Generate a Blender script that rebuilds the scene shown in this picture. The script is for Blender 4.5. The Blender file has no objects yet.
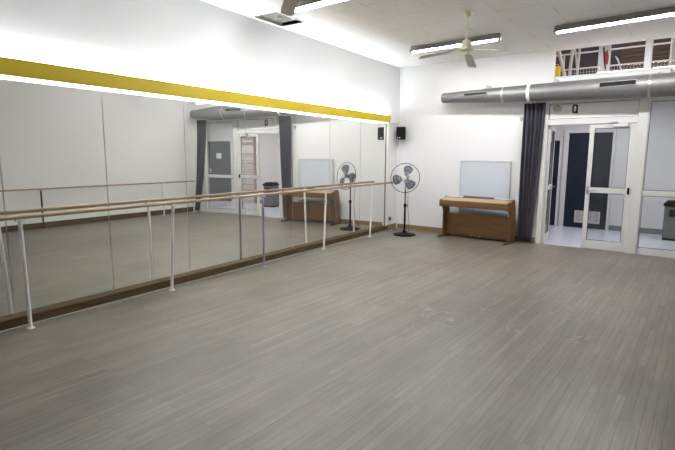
import bpy, bmesh, math, random
from math import sin, cos, pi, sqrt, radians
from mathutils import Vector, Matrix
random.seed(4)
SC = bpy.context.scene
COL = SC.collection

# ---------------------------------------------------------------- room numbers (metres)
H = 3.352            # ceiling
D = 9.321            # back left corner on the y axis
A = -0.062           # the back wall is not quite square to the mirror wall
XR = 5.95            # right wall
YN = -2.6            # wall behind the viewer
MX = -0.08           # mirror face
ENDY = 8.90          # where the mirror recess ends

def W(s, off, z=0.0):           # point on / in front of the back wall
    return Vector((s*cos(A)+off*sin(A), D+s*sin(A)-off*cos(A), z))

# ---------------------------------------------------------------- materials
def nt(m):
    m.use_nodes = True
    return m.node_tree, m.node_tree.nodes['Principled BSDF']

def mat(name, col, rough=0.5, metal=0.0, var=0.06, scale=6.0, bump=0.0, bscale=60.0, stretch=(1,1,1), spec=0.5, emit=None, estr=0.0):
    m = bpy.data.materials.new(name); t, b = nt(m); N, L = t.nodes, t.links
    tc = N.new('ShaderNodeTexCoord'); mp = N.new('ShaderNodeMapping'); mp.inputs['Scale'].default_value = stretch
    L.new(tc.outputs['Object'], mp.inputs[0])
    nz = N.new('ShaderNodeTexNoise'); nz.inputs['Scale'].default_value = scale; nz.inputs['Detail'].default_value = 5
    L.new(mp.outputs[0], nz.inputs[0])
    mx = N.new('ShaderNodeMix'); mx.data_type = 'RGBA'
    lo = [max(0, c*(1-var)) for c in col]; hi = [min(1, c*(1+var)) for c in col]
    mx.inputs[6].default_value = (*lo, 1); mx.inputs[7].default_value = (*hi, 1)
    L.new(nz.outputs[0], mx.inputs[0]); L.new(mx.outputs[2], b.inputs['Base Color'])
    b.inputs['Roughness'].default_value = rough; b.inputs['Metallic'].default_value = metal
    b.inputs['Specular IOR Level'].default_value = spec
    if bump:
        n2 = N.new('ShaderNodeTexNoise'); n2.inputs['Scale'].default_value = bscale; L.new(mp.outputs[0], n2.inputs[0])
        bp = N.new('ShaderNodeBump'); bp.inputs['Strength'].default_value = bump; bp.inputs['Distance'].default_value = 0.01
        L.new(n2.outputs[0], bp.inputs['Height']); L.new(bp.outputs[0], b.inputs['Normal'])
    if emit:
        b.inputs['Emission Color'].default_value = (*emit, 1); b.inputs['Emission Strength'].default_value = estr
    return m

def wood(name, c1, c2, rough=0.45, stretch=(1, 14, 14), scale=3.0, spec=0.5):
    m = bpy.data.materials.new(name); t, b = nt(m); N, L = t.nodes, t.links
    tc = N.new('ShaderNodeTexCoord'); mp = N.new('ShaderNodeMapping'); mp.inputs['Scale'].default_value = stretch
    L.new(tc.outputs['Object'], mp.inputs[0])
    nz = N.new('ShaderNodeTexNoise'); nz.inputs['Scale'].default_value = scale; nz.inputs['Detail'].default_value = 8
    nz.inputs['Distortion'].default_value = 0.6
    L.new(mp.outputs[0], nz.inputs[0])
    cr = N.new('ShaderNodeValToRGB'); cr.color_ramp.elements[0].position = 0.3; cr.color_ramp.elements[1].position = 0.7
    cr.color_ramp.elements[0].color = (*c1, 1); cr.color_ramp.elements[1].color = (*c2, 1)
    L.new(nz.outputs[0], cr.inputs[0]); L.new(cr.outputs[0], b.inputs['Base Color']); b.inputs['Specular IOR Level'].default_value = spec
    b.inputs['Roughness'].default_value = rough
    return m

def glass(name, tint=(0.93, 0.95, 0.95), refl=0.10, fr=0.5):
    m = bpy.data.materials.new(name); m.use_nodes = True; t = m.node_tree; N, L = t.nodes, t.links
    N.remove(N['Principled BSDF']); out = N['Material Output']
    tr = N.new('ShaderNodeBsdfTransparent'); tr.inputs[0].default_value = (*tint, 1)
    gl = N.new('ShaderNodeBsdfGlossy'); gl.inputs['Roughness'].default_value = 0.02; gl.inputs[0].default_value = (0.9, 0.9, 0.9, 1)
    lw = N.new('ShaderNodeLayerWeight'); lw.inputs[0].default_value = 0.25
    ml = N.new('ShaderNodeMath'); ml.operation = 'MULTIPLY_ADD'; ml.inputs[1].default_value = fr; ml.inputs[2].default_value = refl*0.5
    L.new(lw.outputs['Fresnel'], ml.inputs[0])
    ms = N.new('ShaderNodeMixShader'); L.new(ml.outputs[0], ms.inputs[0]); L.new(tr.outputs[0], ms.inputs[1]); L.new(gl.outputs[0], ms.inputs[2])
    L.new(ms.outputs[0], out.inputs[0])
    return m

def emis(name, col, s):
    m = bpy.data.materials.new(name); m.use_nodes = True; t = m.node_tree; N, L = t.nodes, t.links
    N.remove(N['Principled BSDF']); e = N.new('ShaderNodeEmission'); e.inputs[0].default_value = (*col, 1); e.inputs[1].default_value = s
    L.new(e.outputs[0], N['Material Output'].inputs[0]); return m

M = {}
M['wall'] = mat('white_plaster', (0.79, 0.785, 0.785), 0.75, var=0.025, scale=1.3, bump=0.12, bscale=35)
M['wall_low'] = M['wall']
M['paint'] = mat('cream_painted_metal', (0.67, 0.665, 0.645), 0.4, var=0.03, scale=4)
M['panel'] = mat('white_door_panel', (0.74, 0.73, 0.73), 0.45, var=0.04, scale=3)
M['brown'] = wood('dark_oak_baseboard', (0.060, 0.039, 0.017), (0.125, 0.085, 0.040), 0.6, (10, 1, 12), 4, 0.15)
M['brownb'] = wood('oak_baseboard', (0.20, 0.135, 0.07), (0.33, 0.235, 0.13), 0.5, (1, 12, 12), 4)
M['strip'] = mat('pale_floor_strip', (0.30, 0.28, 0.25), 0.5)
M['rail'] = wood('beech_rail', (0.27, 0.185, 0.10), (0.40, 0.29, 0.175), 0.35, (12, 1, 12), 4)
M['white'] = mat('white_enamel', (0.82, 0.81, 0.79), 0.35, var=0.03)
M['greyp'] = mat('grey_violet_enamel', (0.30, 0.30, 0.36), 0.35, 0.2)
M['steel'] = mat('brushed_steel', (0.55, 0.55, 0.55), 0.3, 0.9)
M['chrome'] = mat('chrome_wire', (0.75, 0.75, 0.77), 0.3, 0.5)
M['duct'] = mat('galvanised_steel', (0.21, 0.208, 0.203), 0.5, 0.6, var=0.14, scale=9)
M['dark'] = mat('black_plastic', (0.006, 0.0052, 0.0065), 0.55, spec=0.12)
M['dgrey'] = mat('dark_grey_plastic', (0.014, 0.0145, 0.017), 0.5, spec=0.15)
M['blade'] = mat('smoke_grey_blade', (0.085, 0.095, 0.12), 0.4, spec=0.2)
M['yellow'] = mat('mustard_yellow_board', (0.62, 0.455, 0.004), 0.6, var=0.05, scale=2)
M['curtain'] = mat('charcoal_purple_cloth', (0.082, 0.080, 0.096), 0.9, var=0.2, scale=20, bump=0.2, bscale=120, spec=0.2)
M['piano'] = wood('walnut_piano', (0.125, 0.058, 0.017), (0.19, 0.095, 0.032), 0.38, (1, 10, 10), 3)
M['pianod'] = wood('walnut_piano_dark', (0.055, 0.028, 0.014), (0.09, 0.05, 0.025), 0.4, (1, 10, 10), 3)
M['pianol'] = wood('walnut_piano_lid', (0.36, 0.24, 0.13), (0.48, 0.34, 0.20), 0.28, (1, 10, 10), 3)
M['brass'] = mat('brass', (0.60, 0.42, 0.18), 0.3, 0.9)
M['board'] = mat('pale_blue_whiteboard', (0.60, 0.65, 0.71), 0.22, var=0.02)
M['alu'] = mat('aluminium_trim', (0.62, 0.63, 0.65), 0.35, 0.6)
M['paper'] = mat('paper', (0.75, 0.78, 0.83), 0.7)
M['cream'] = mat('cream_enamel', (0.62, 0.60, 0.45), 0.4)
M['fblade'] = mat('grey_cream_fan_blade', (0.60, 0.58, 0.52), 0.55)
M['housing'] = mat('grey_light_housing', (0.25, 0.24, 0.23), 0.5)
M['tube'] = emis('fluorescent_tube', (0.985, 0.985, 1.0), 58.0)
M['cove'] = emis('cove_tube', (0.80, 0.88, 1.0), 55.0)
M['covelow'] = emis('cove_diffuser', (0.95, 0.97, 1.0), 3.0)
M['ledge'] = emis('painted_sill_glow', (1.0, 0.98, 0.97), 1.0)  # emission stands in for light caught on the high window sills
M['slate'] = mat('slate_blue_door', (0.018, 0.021, 0.034), 0.5, var=0.08, spec=0.2)
M['slatel'] = mat('slate_grey_door', (0.06, 0.063, 0.072), 0.5, var=0.08)
M['hallwall'] = mat('hallway_plaster', (0.66, 0.645, 0.65), 0.7, var=0.02)
M['hallbase'] = mat('grey_hall_baseboard', (0.17, 0.17, 0.185), 0.5)
M['bin'] = mat('grey_bin_plastic', (0.13, 0.13, 0.125), 0.5)
M['grille'] = mat('white_grille', (0.62, 0.58, 0.56), 0.5)
M['void'] = mat('dark_recess', (0.15, 0.147, 0.125), 0.8, var=0.5, scale=3)
M['letter'] = mat('black_letter', (0.01, 0.01, 0.01), 0.5)
M['glass'] = glass('clear_pane')
M['glass_high'] = glass('matt_pane', (0.95, 0.95, 0.95), 0.0, 0.08)
M['lampglass'] = mat('frosted_lamp_glass', (0.42, 0.41, 0.38), 0.3)
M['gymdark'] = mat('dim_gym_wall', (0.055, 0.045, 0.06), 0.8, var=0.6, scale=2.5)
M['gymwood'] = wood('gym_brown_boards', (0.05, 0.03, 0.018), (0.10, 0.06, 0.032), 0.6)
M['red'] = mat('red_print', (0.55, 0.05, 0.05), 0.6)
M['navy'] = mat('navy_print', (0.02, 0.03, 0.12), 0.6)
M['yellowbox'] = mat('bright_yellow_plastic', (0.85, 0.60, 0.03), 0.5)
M['gymwhite'] = mat('white_steel_brace', (0.62, 0.60, 0.60), 0.5)
M['barwood'] = wood('pinkish_wall_bars', (0.42, 0.30, 0.24), (0.52, 0.39, 0.31), 0.5)

def mirror_mat():
    m = bpy.data.materials.new('mirror_silver'); m.use_nodes = True; t = m.node_tree; N, L = t.nodes, t.links
    N.remove(N['Principled BSDF'])
    g = N.new('ShaderNodeBsdfGlossy'); g.inputs['Roughness'].default_value = 0.0; g.inputs[0].default_value = (0.90, 0.91, 0.87, 1)
    d = N.new('ShaderNodeBsdfDiffuse'); d.inputs[0].default_value = (0.7, 0.7, 0.7, 1)
    ms = N.new('ShaderNodeMixShader'); ms.inputs[0].default_value = 0.05
    L.new(g.outputs[0], ms.inputs[1]); L.new(d.outputs[0], ms.inputs[2]); L.new(ms.outputs[0], N['Material Output'].inputs[0])
    return m
M['mirror'] = mirror_mat()
M['endtrim'] = mat('grey_brown_edge', (0.17, 0.15, 0.13), 0.6)

def floor_mat():
    m = bpy.data.materials.new('worn_grey_oak_strips'); t, b = nt(m); N, L = t.nodes, t.links
    tc = N.new('ShaderNodeTexCoord')
    mp = N.new('ShaderNodeMapping'); mp.inputs['Rotation'].default_value = (0, 0, -(A + pi/2))   # strips run away from the viewer
    L.new(tc.outputs['Object'], mp.inputs[0])
    br = N.new('ShaderNodeTexBrick'); br.inputs['Scale'].default_value = 1.0
    br.inputs['Brick Width'].default_value = 0.95; br.inputs['Row Height'].default_value = 0.055
    br.inputs['Mortar Size'].default_value = 0.0022; br.inputs['Mortar Smooth'].default_value = 0.3
    br.inputs['Color1'].default_value = (0.0, 0.0, 0.0, 1); br.inputs['Color2'].default_value = (1, 1, 1, 1)
    br.inputs['Mortar'].default_value = (0.0, 0.0, 0.0, 1); br.offset = 0.37; br.offset_frequency = 3
    L.new(mp.outputs[0], br.inputs[0])
    tone = N.new('ShaderNodeValToRGB'); e = tone.color_ramp.elements
    e[0].position = 0; e[0].color = (0.158, 0.138, 0.107, 1); e[1].position = 1; e[1].color = (0.214, 0.190, 0.150, 1)
    mid = e.new(0.5); mid.color = (0.186, 0.164, 0.128, 1)
    L.new(br.outputs['Color'], tone.inputs[0])
    # grain
    gm = N.new('ShaderNodeMapping'); gm.inputs['Scale'].default_value = (1.3, 26, 1); L.new(mp.outputs[0], gm.inputs[0])
    gn = N.new('ShaderNodeTexNoise'); gn.inputs['Scale'].default_value = 2.2; gn.inputs['Detail'].default_value = 9; gn.inputs['Roughness'].default_value = 0.65
    L.new(gm.outputs[0], gn.inputs[0])
    g2 = N.new('ShaderNodeMapRange'); g2.inputs[1].default_value = 0.3; g2.inputs[2].default_value = 0.7; g2.inputs[3].default_value = 0.68; g2.inputs[4].default_value = 1.32
    L.new(gn.outputs[0], g2.inputs[0])
    # wear patches
    wn = N.new('ShaderNodeTexNoise'); wn.inputs['Scale'].default_value = 0.75; wn.inputs['Detail'].default_value = 6; wn.inputs['Roughness'].default_value = 0.6
    L.new(tc.outputs['Object'], wn.inputs[0])
    w2 = N.new('ShaderNodeMapRange'); w2.inputs[1].default_value = 0.3; w2.inputs[2].default_value = 0.7; w2.inputs[3].default_value = 0.72; w2.inputs[4].default_value = 1.2
    L.new(wn.outputs[0], w2.inputs[0])
    mu = N.new('ShaderNodeMath'); mu.operation = 'MULTIPLY'; L.new(g2.outputs[0], mu.inputs[0]); L.new(w2.outputs[0], mu.inputs[1])
    vm = N.new('ShaderNodeVectorMath'); vm.operation = 'SCALE'; L.new(tone.outputs[0], vm.inputs[0]); L.new(mu.outputs[0], vm.inputs['Scale'])
    # joints darker
    jm = N.new('ShaderNodeMix'); jm.data_type = 'RGBA'; jm.inputs[7].default_value = (0.05, 0.043, 0.034, 1)
    jf = N.new('ShaderNodeMath'); jf.operation = 'MULTIPLY'; jf.inputs[1].default_value = 0.5; L.new(br.outputs['Fac'], jf.inputs[0])
    L.new(jf.outputs[0], jm.inputs[0]); L.new(vm.outputs[0], jm.inputs[6])
    # pale scuff arcs in the middle of the floor
    sn = N.new('ShaderNodeTexNoise'); sn.inputs['Scale'].default_value = 2.1; sn.inputs['Detail'].default_value = 2.5; sn.inputs['Distortion'].default_value = 1.4
    L.new(tc.outputs['Object'], sn.inputs[0])
    s1 = N.new('ShaderNodeMath'); s1.operation = 'SUBTRACT'; s1.inputs[1].default_value = 0.52; L.new(sn.outputs[0], s1.inputs[0])
    s2 = N.new('ShaderNodeMath'); s2.operation = 'ABSOLUTE'; L.new(s1.outputs[0], s2.inputs[0])
    s3 = N.new('ShaderNodeMapRange'); s3.inputs[1].default_value = 0.0; s3.inputs[2].default_value = 0.010; s3.inputs[3].default_value = 1; s3.inputs[4].default_value = 0
    L.new(s2.outputs[0], s3.inputs[0])
    gt = N.new('ShaderNodeTexNoise'); gt.inputs['Scale'].default_value = 1.1; gt.inputs['Detail'].default_value = 3
    gmap = N.new('ShaderNodeMapping'); gmap.inputs['Location'].default_value = (3.1, 7.7, 1); L.new(tc.outputs['Object'], gmap.inputs[0]); L.new(gmap.outputs[0], gt.inputs[0])
    gr = N.new('ShaderNodeMapRange'); gr.inputs[1].default_value = 0.46; gr.inputs[2].default_value = 0.60; L.new(gt.outputs[0], gr.inputs[0])
    # only around the trodden centre of the room
    ds = N.new('ShaderNodeVectorMath'); ds.operation = 'DISTANCE'; ds.inputs[1].default_value = (3.75, 4.7, 0); L.new(tc.outputs['Object'], ds.inputs[0])
    dr = N.new('ShaderNodeMapRange'); dr.inputs[1].default_value = 0.6; dr.inputs[2].default_value = 2.2; dr.inputs[3].default_value = 1.0; dr.inputs[4].default_value = 0.05
    L.new(ds.outputs['Value'], dr.inputs[0])
    a1 = N.new('ShaderNodeMath'); a1.operation = 'MULTIPLY'; L.new(s3.outputs[0], a1.inputs[0]); L.new(gr.outputs[0], a1.inputs[1])
    a2 = N.new('ShaderNodeMath'); a2.operation = 'MULTIPLY'; L.new(a1.outputs[0], a2.inputs[0]); L.new(dr.outputs[0], a2.inputs[1])
    a3 = N.new('ShaderNodeMath'); a3.operation = 'MULTIPLY'; a3.inputs[1].default_value = 0.95; L.new(a2.outputs[0], a3.inputs[0])
    sm = N.new('ShaderNodeMix'); sm.data_type = 'RGBA'; sm.inputs[7].default_value = (0.33, 0.29, 0.19, 1)
    L.new(a3.outputs[0], sm.inputs[0]); L.new(jm.outputs[2], sm.inputs[6])
    L.new(sm.outputs[2], b.inputs['Base Color'])
    rr = N.new('ShaderNodeMapRange'); rr.inputs[3].default_value = 0.30; rr.inputs[4].default_value = 0.50
    L.new(gn.outputs[0], rr.inputs[0]); L.new(rr.outputs[0], b.inputs['Roughness'])
    b.inputs['Specular IOR Level'].default_value = 0.75
    bp = N.new('ShaderNodeBump'); bp.inputs['Strength'].default_value = 0.18; bp.inputs['Distance'].default_value = 0.004
    hs = N.new('ShaderNodeMath'); hs.operation = 'SUBTRACT'; L.new(gn.outputs[0], hs.inputs[0]); L.new(br.outputs['Fac'], hs.inputs[1])
    L.new(hs.outputs[0], bp.inputs['Height']); L.new(bp.outputs[0], b.inputs['Normal'])
    return m
M['floor'] = floor_mat()

def tile_mat(name, c, cj, w, h, mortar, rough, amt=1.0, rotz=A):
    m = bpy.data.materials.new(name); t, b = nt(m); N, L = t.nodes, t.links
    tc = N.new('ShaderNodeTexCoord'); mp = N.new('ShaderNodeMapping'); mp.inputs['Rotation'].default_value = (0, 0, -rotz)
    L.new(tc.outputs['Object'], mp.inputs[0])
    br = N.new('ShaderNodeTexBrick'); br.offset = 0.0; br.inputs['Scale'].default_value = 1
    br.inputs['Brick Width'].default_value = w; br.inputs['Row Height'].default_value = h
    br.inputs['Mortar Size'].default_value = mortar; br.inputs['Mortar Smooth'].default_value = 0.2
    br.inputs['Color1'].default_value = (*[x*0.96 for x in c], 1); br.inputs['Color2'].default_value = (*c, 1)
    L.new(mp.outputs[0], br.inputs[0])
    nz = N.new('ShaderNodeTexNoise'); nz.inputs['Scale'].default_value = 3.0; nz.inputs['Detail'].default_value = 4; L.new(tc.outputs['Object'], nz.inputs[0])
    mr = N.new('ShaderNodeMapRange'); mr.inputs[1].default_value = 0.42; mr.inputs[2].default_value = 0.62; mr.inputs[3].default_value = 0.15*amt; mr.inputs[4].default_value = amt
    L.new(nz.outputs[0], mr.inputs[0])
    ml = N.new('ShaderNodeMath'); ml.operation = 'MULTIPLY'; L.new(br.outputs['Fac'], ml.inputs[0]); L.new(mr.outputs[0], ml.inputs[1])
    mx = N.new('ShaderNodeMix'); mx.data_type = 'RGBA'; L.new(ml.outputs[0], mx.inputs[0]); mx.inputs[6].default_value = (*c, 1); mx.inputs[7].default_value = (*cj, 1)
    L.new(mx.outputs[2], b.inputs['Base Color']); b.inputs['Roughness'].default_value = rough
    return m
M['ceiling'] = tile_mat('white_ceiling_tiles', (0.80, 0.795, 0.785), (0.40, 0.35, 0.33), 0.6, 0.6, 0.006, 0.85, 0.6)
M['halltile'] = tile_mat('bluish_hall_tiles', (0.60, 0.61, 0.70), (0.50, 0.51, 0.58), 0.4, 0.4, 0.004, 0.25, 0.5)

# ---------------------------------------------------------------- mesh helpers
class MB:
    def __init__(s): s.bm = bmesh.new()
    def box(s, x0, x1, y0, y1, z0, z1, mtx=None):
        r = bmesh.ops.create_cube(s.bm, size=1)
        mt = Matrix.Translation(((x0+x1)/2, (y0+y1)/2, (z0+z1)/2)) @ Matrix.Diagonal((abs(x1-x0), abs(y1-y0), abs(z1-z0), 1))
        if mtx is not None: mt = mtx @ mt
        bmesh.ops.transform(s.bm, matrix=mt, verts=r['verts']); return s
    def prism(s, pts, a0, a1, axis='z', mtx=None):
        def P(u, v, a): return {'z': (u, v, a), 'x': (a, u, v), 'y': (u, a, v)}[axis]
        lo = [s.bm.verts.new(P(u, v, a0)) for u, v in pts]; hi = [s.bm.verts.new(P(u, v, a1)) for u, v in pts]
        n = len(pts); s.bm.faces.new(lo[::-1]); s.bm.faces.new(hi)
        for i in range(n): s.bm.faces.new((lo[i], lo[(i+1) % n], hi[(i+1) % n], hi[i]))
        if mtx is not None: bmesh.ops.transform(s.bm, matrix=mtx, verts=lo+hi)
        return s
    def tube(s, pts, r, seg=12, closed=False):
        pts = [Vector(p) for p in pts]; n = len(pts); rs = r if isinstance(r, (list, tuple)) else [r]*n
        rings = []; up = None
        for i, p in enumerate(pts):
            if closed: t = pts[(i+1) % n]-pts[i-1]
            else: t = (pts[min(i+1, n-1)]-pts[max(i-1, 0)])
            t.normalize()
            if up is None:
                up = Vector((0, 0, 1)) if abs(t.z) < 0.9 else Vector((1, 0, 0))
            u = t.cross(up).normalized(); v = u.cross(t).normalized(); up = v
            rings.append([s.bm.verts.new(p+rs[i]*(cos(2*pi*k/seg)*u+sin(2*pi*k/seg)*v)) for k in range(seg)])
        m = n if closed else n-1
        for i in range(m):
            a, b = rings[i], rings[(i+1) % n]
            for k in range(seg): s.bm.faces.new((a[k], a[(k+1) % seg], b[(k+1) % seg], b[k]))
        if not closed: s.bm.faces.new(rings[0][::-1]); s.bm.faces.new(rings[-1])
        return s
    def ring(s, c, R, r, normal, seg=40, rs=6):
        c = Vector(c); n = Vector(normal).normalized(); u = n.orthogonal().normalized(); v = n.cross(u)
        pts = [c+R*(cos(2*pi*k/seg)*u+sin(2*pi*k/seg)*v) for k in range(seg)]
        rings = []
        for k, p in enumerate(pts):
            o = (p-c).normalized()
            rings.append([s.bm.verts.new(p+r*(cos(2*pi*j/rs)*o+sin(2*pi*j/rs)*n)) for j in range(rs)])
        for i in range(seg):
            a, b = rings[i], rings[(i+1) % seg]
            for k in range(rs): s.bm.faces.new((a[k], a[(k+1) % rs], b[(k+1) % rs], b[k]))
        return s
    def lathe(s, prof, seg=32, mtx=None):       # profile of (r, z) about the z axis
        rings = []; allv = []
        for r, z in prof:
            ring = [s.bm.verts.new((max(r, 1e-4)*cos(2*pi*k/seg), max(r, 1e-4)*sin(2*pi*k/seg), z)) for k in range(seg)]
            rings.append(ring); allv += ring
        for a, b in zip(rings, rings[1:]):
            for k in range(seg): s.bm.faces.new((a[k], a[(k+1) % seg], b[(k+1) % seg], b[k]))
        s.bm.faces.new(rings[0][::-1]); s.bm.faces.new(rings[-1])
        if mtx is not None: bmesh.ops.transform(s.bm, matrix=mtx, verts=allv)
        return s
    def build(s, name, m, parent=None, loc=(0, 0, 0), rotz=0.0, bevel=0.0, smooth=True):
        bmesh.ops.recalc_face_normals(s.bm, faces=s.bm.faces)
        me = bpy.data.meshes.new(name)
        if smooth:
            for f in s.bm.faces: f.smooth = True
            for e in s.bm.edges:
                if len(e.link_faces) == 2 and e.calc_face_angle(0) > radians(35): e.smooth = False
        s.bm.to_mesh(me); s.bm.free(); me.materials.append(M[m])
        o = bpy.data.objects.new(name, me); COL.objects.link(o)
        o.location = loc; o.rotation_euler = (0, 0, rotz)
        if parent: o.parent = parent
        if bevel:
            b = o.modifiers.new('edge', 'BEVEL'); b.width = bevel; b.segments = 2; b.limit_method = 'ANGLE'
        return o

def thing(name, label, cat, loc=(0, 0, 0), rotz=0.0, group=None):
    o = bpy.data.objects.new(name, None); o.empty_display_size = 0.1; COL.objects.link(o)
    o.location = loc; o.rotation_euler = (0, 0, rotz); return tag(o, label, cat, group)
def tag(o, label, cat, group=None):
    o['label'] = label; o['category'] = cat
    if group: o['group'] = group
    return o
def struct(o, label=None, cat=None):
    o['kind'] = 'structure'
    if label: o['label'] = label
    if cat: o['category'] = cat
    return o
BL = (0, D, 0)       # back wall frame: x = s, y = -off, z

# ================================================================ SETTING
def Y(s): return D + s*math.tan(A)
# floor
f = MB(); f.prism([(-0.14, YN), (XR, YN), (XR, Y(XR)), (-0.14, Y(-0.14))], -0.1, 0.0)
struct(f.build('floor', 'floor', smooth=False), 'worn grey-brown oak strip floor of the studio', 'floor')
f = MB(); f.box(1.0, 9.5, 0.0, 2.62, -0.1, 0.001)
struct(f.build('floor', 'halltile', loc=BL, rotz=A, smooth=False), 'pale bluish tiled floor of the hallway behind the glass', 'floor')
# ceiling, with the vent opening cut at x .06-.47, y 4.90-5.46
c = MB()
VX0, VX1, VY0, VY1 = 0.07, 0.46, 4.90, 5.48
c.prism([(-0.14, YN), (XR, YN), (XR, VY0), (-0.14, VY0)], H, H+0.08)
c.prism([(-0.14, VY0), (VX0, VY0), (VX0, VY1), (-0.14, VY1)], H, H+0.08)
c.prism([(VX1, VY0), (XR, VY0), (XR, VY1), (VX1, VY1)], H, H+0.08)
c.prism([(-0.14, VY1), (XR, VY1), (XR, Y(XR)), (-0.14, Y(-0.14))], H, H+0.08)
struct(c.build('ceiling', 'ceiling', smooth=False), 'white tiled suspended ceiling of the studio', 'ceiling')
# left wall
w = MB()
w.box(-0.22, 0.0, YN, D+0.05, 2.218, H)          # above the mirrors
w.box(-0.22, -0.03, ENDY, D+0.05, 0, 2.218)        # stub at the corner
w.box(-0.22, -0.10, YN, ENDY, 0, 2.218)          # recess behind the mirrors
w.box(-0.12, 0.0, YN, 0.83, 0, 2.218)
struct(w.build('wall_left', 'wall', smooth=False), 'white left wall carrying the mirrors and the yellow band', 'wall')
# back wall
w = MB()
w.box(-0.1, 2.90, 0, 0.14, 0, 2.88)
w.box(-0.1, 2.985, 0, 0.14, 2.88, H)
w.box(2.90, 6.0, 0, 0.14, 2.46, 2.88)
w.box(5.80, 6.0, 0, 0.14, 2.88, H)
w.box(5.53, 6.0, 0, 0.14, 0, 2.46)
struct(w.build('wall_back', 'wall', loc=BL, rotz=A, smooth=False), 'white back wall with the piano against it', 'wall')
w = MB(); w.box(XR, XR+0.12, YN, Y(XR)+0.1, 0, H)
struct(w.build('wall_right', 'wall', smooth=False), 'white right wall seen only in the mirrors', 'wall')
w = MB(); w.box(-0.2, XR+0.1, YN-0.12, YN, 0, H)
struct(w.build('wall_near', 'wall', smooth=False), 'white wall behind the viewer', 'wall')
# baseboards
b = MB(); b.box(MX-0.015, 0.0, 0.83, ENDY-0.001, 0.0, 0.095)
struct(b.build('baseboard_left', 'brown', bevel=0.004), 'dark oak plinth under the mirrors', 'baseboard')
b = MB(); b.box(0.0, 0.028, 0.0, ENDY, 0.0, 0.016)
struct(b.build('trim_1', 'strip', bevel=0.004), 'thin pale strip along the foot of the oak plinth', 'trim')
b = MB(); b.box(-0.03, -0.012, ENDY, D-0.01, 0.0, 0.11)
struct(b.build('baseboard_left', 'brownb', bevel=0.003), 'short oak baseboard on the corner stub of the left wall', 'baseboard')
b = MB(); b.box(0.018, 2.88, -0.018, 0.0, 0, 0.10)
struct(b.build('baseboard_back', 'brownb', loc=BL, rotz=A, bevel=0.003), 'oak baseboard along the foot of the back wall', 'baseboard')
b = MB(); b.box(XR-0.018, XR, YN, Y(XR)-0.02, 0, 0.12)
struct(b.build('baseboard_right', 'brown', bevel=0.003), 'dark oak baseboard along the right wall', 'baseboard')
b = MB(); b.box(MX, MX+0.012, ENDY-0.010, ENDY, 0.095, 2.20)
struct(b.build('trim_7', 'endtrim'), 'slim grey-brown edge trim at the far end of the mirrors', 'trim')
# vertical corner batten between the two walls
b = MB(); b.box(0.02, 0.05, -0.02, 0.0, 2.20, H)
struct(b.build('trim_2', 'wall', loc=BL, rotz=A), 'slim white vertical cover strip in the back corner above the loudspeaker', 'trim')

# glazed door screen ------------------------------------------------------
def bb(x0, x1, z0, z1, y0=-0.03, y1=0.05): return (x0, x1, y0, y1, z0, z1)
t = MB()
for q in (bb(2.90, 2.985, 0, 2.46, -0.045, 0.06), bb(4.315, 4.455, 0, 2.46, -0.045, 0.06), bb(5.45, 5.53, 0, 2.46, -0.045, 0.06),
          bb(2.985, 4.315, 2.085, 2.185, -0.04, 0.06), bb(2.985, 4.315, 2.44, 2.46), bb(4.455, 5.45, 2.43, 2.46), bb(4.28, 4.315, 0, 2.085)):
    t.box(*q)
struct(t.build('trim_3', 'paint', loc=BL, rotz=A, bevel=0.004), 'cream painted steel frame of the glazed door screen', 'frame')
o = MB().box(2.985, 4.315, -0.005, 0.03, 2.185, 2.44).build('trim_4', 'panel', loc=BL, rotz=A, smooth=False)
struct(o, 'white panel above the double door', 'panel')
o = MB(); o.box(2.985, 4.315, -0.012, -0.005, 2.185, 2.192); o.box(2.985, 4.315, -0.012, -0.005, 2.433, 2.44); o.box(2.985, 2.992, -0.012, -0.005, 2.19, 2.435); o.box(4.308, 4.315, -0.012, -0.005, 2.19, 2.435)
struct(o.build('trim_5', 'dgrey', loc=BL, rotz=A, smooth=False), 'dark gasket line round the white panel above the door', 'trim')
# fixed glazed panel right of the door
fx = thing('window_1', 'tall fixed glazed panel right of the double door', 'window', W(4.455, 0), A); fx['kind'] = 'structure'
t = MB(); Wd = 5.45-4.455
for q in (bb(0, 0.014, 0, 2.43, -0.02, 0.03), bb(Wd-0.035, Wd, 0, 2.43, -0.02, 0.03), bb(0.014, Wd-0.035, 0, 0.11, -0.02, 0.03), bb(0.014, Wd-0.035, 0.945, 1.03, -0.02, 0.03), bb(0.014, Wd-0.035, 2.40, 2.43, -0.02, 0.03)): t.box(*q)
t.build('frame', 'paint', fx, bevel=0.003)
g = MB(); g.box(0.014, Wd-0.035, 0.0, 0.006, 0.11, 0.945); g.box(0.014, Wd-0.035, 0.0, 0.006, 1.03, 2.40); g.build('pane', 'glass', fx, smooth=False)
g = MB()
for z0, z1 in ((0.11, 0.945), (1.03, 2.40)):
    g.box(0.014, 0.021, -0.008, -0.001, z0, z1); g.box(Wd-0.043, Wd-0.035, -0.008, -0.001, z0, z1); g.box(0.014, Wd-0.035, -0.008, -0.001, z0, z0+0.008); g.box(0.014, Wd-0.035, -0.008, -0.001, z1-0.008, z1)
g.build('gasket', 'dgrey', fx, smooth=False)

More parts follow.
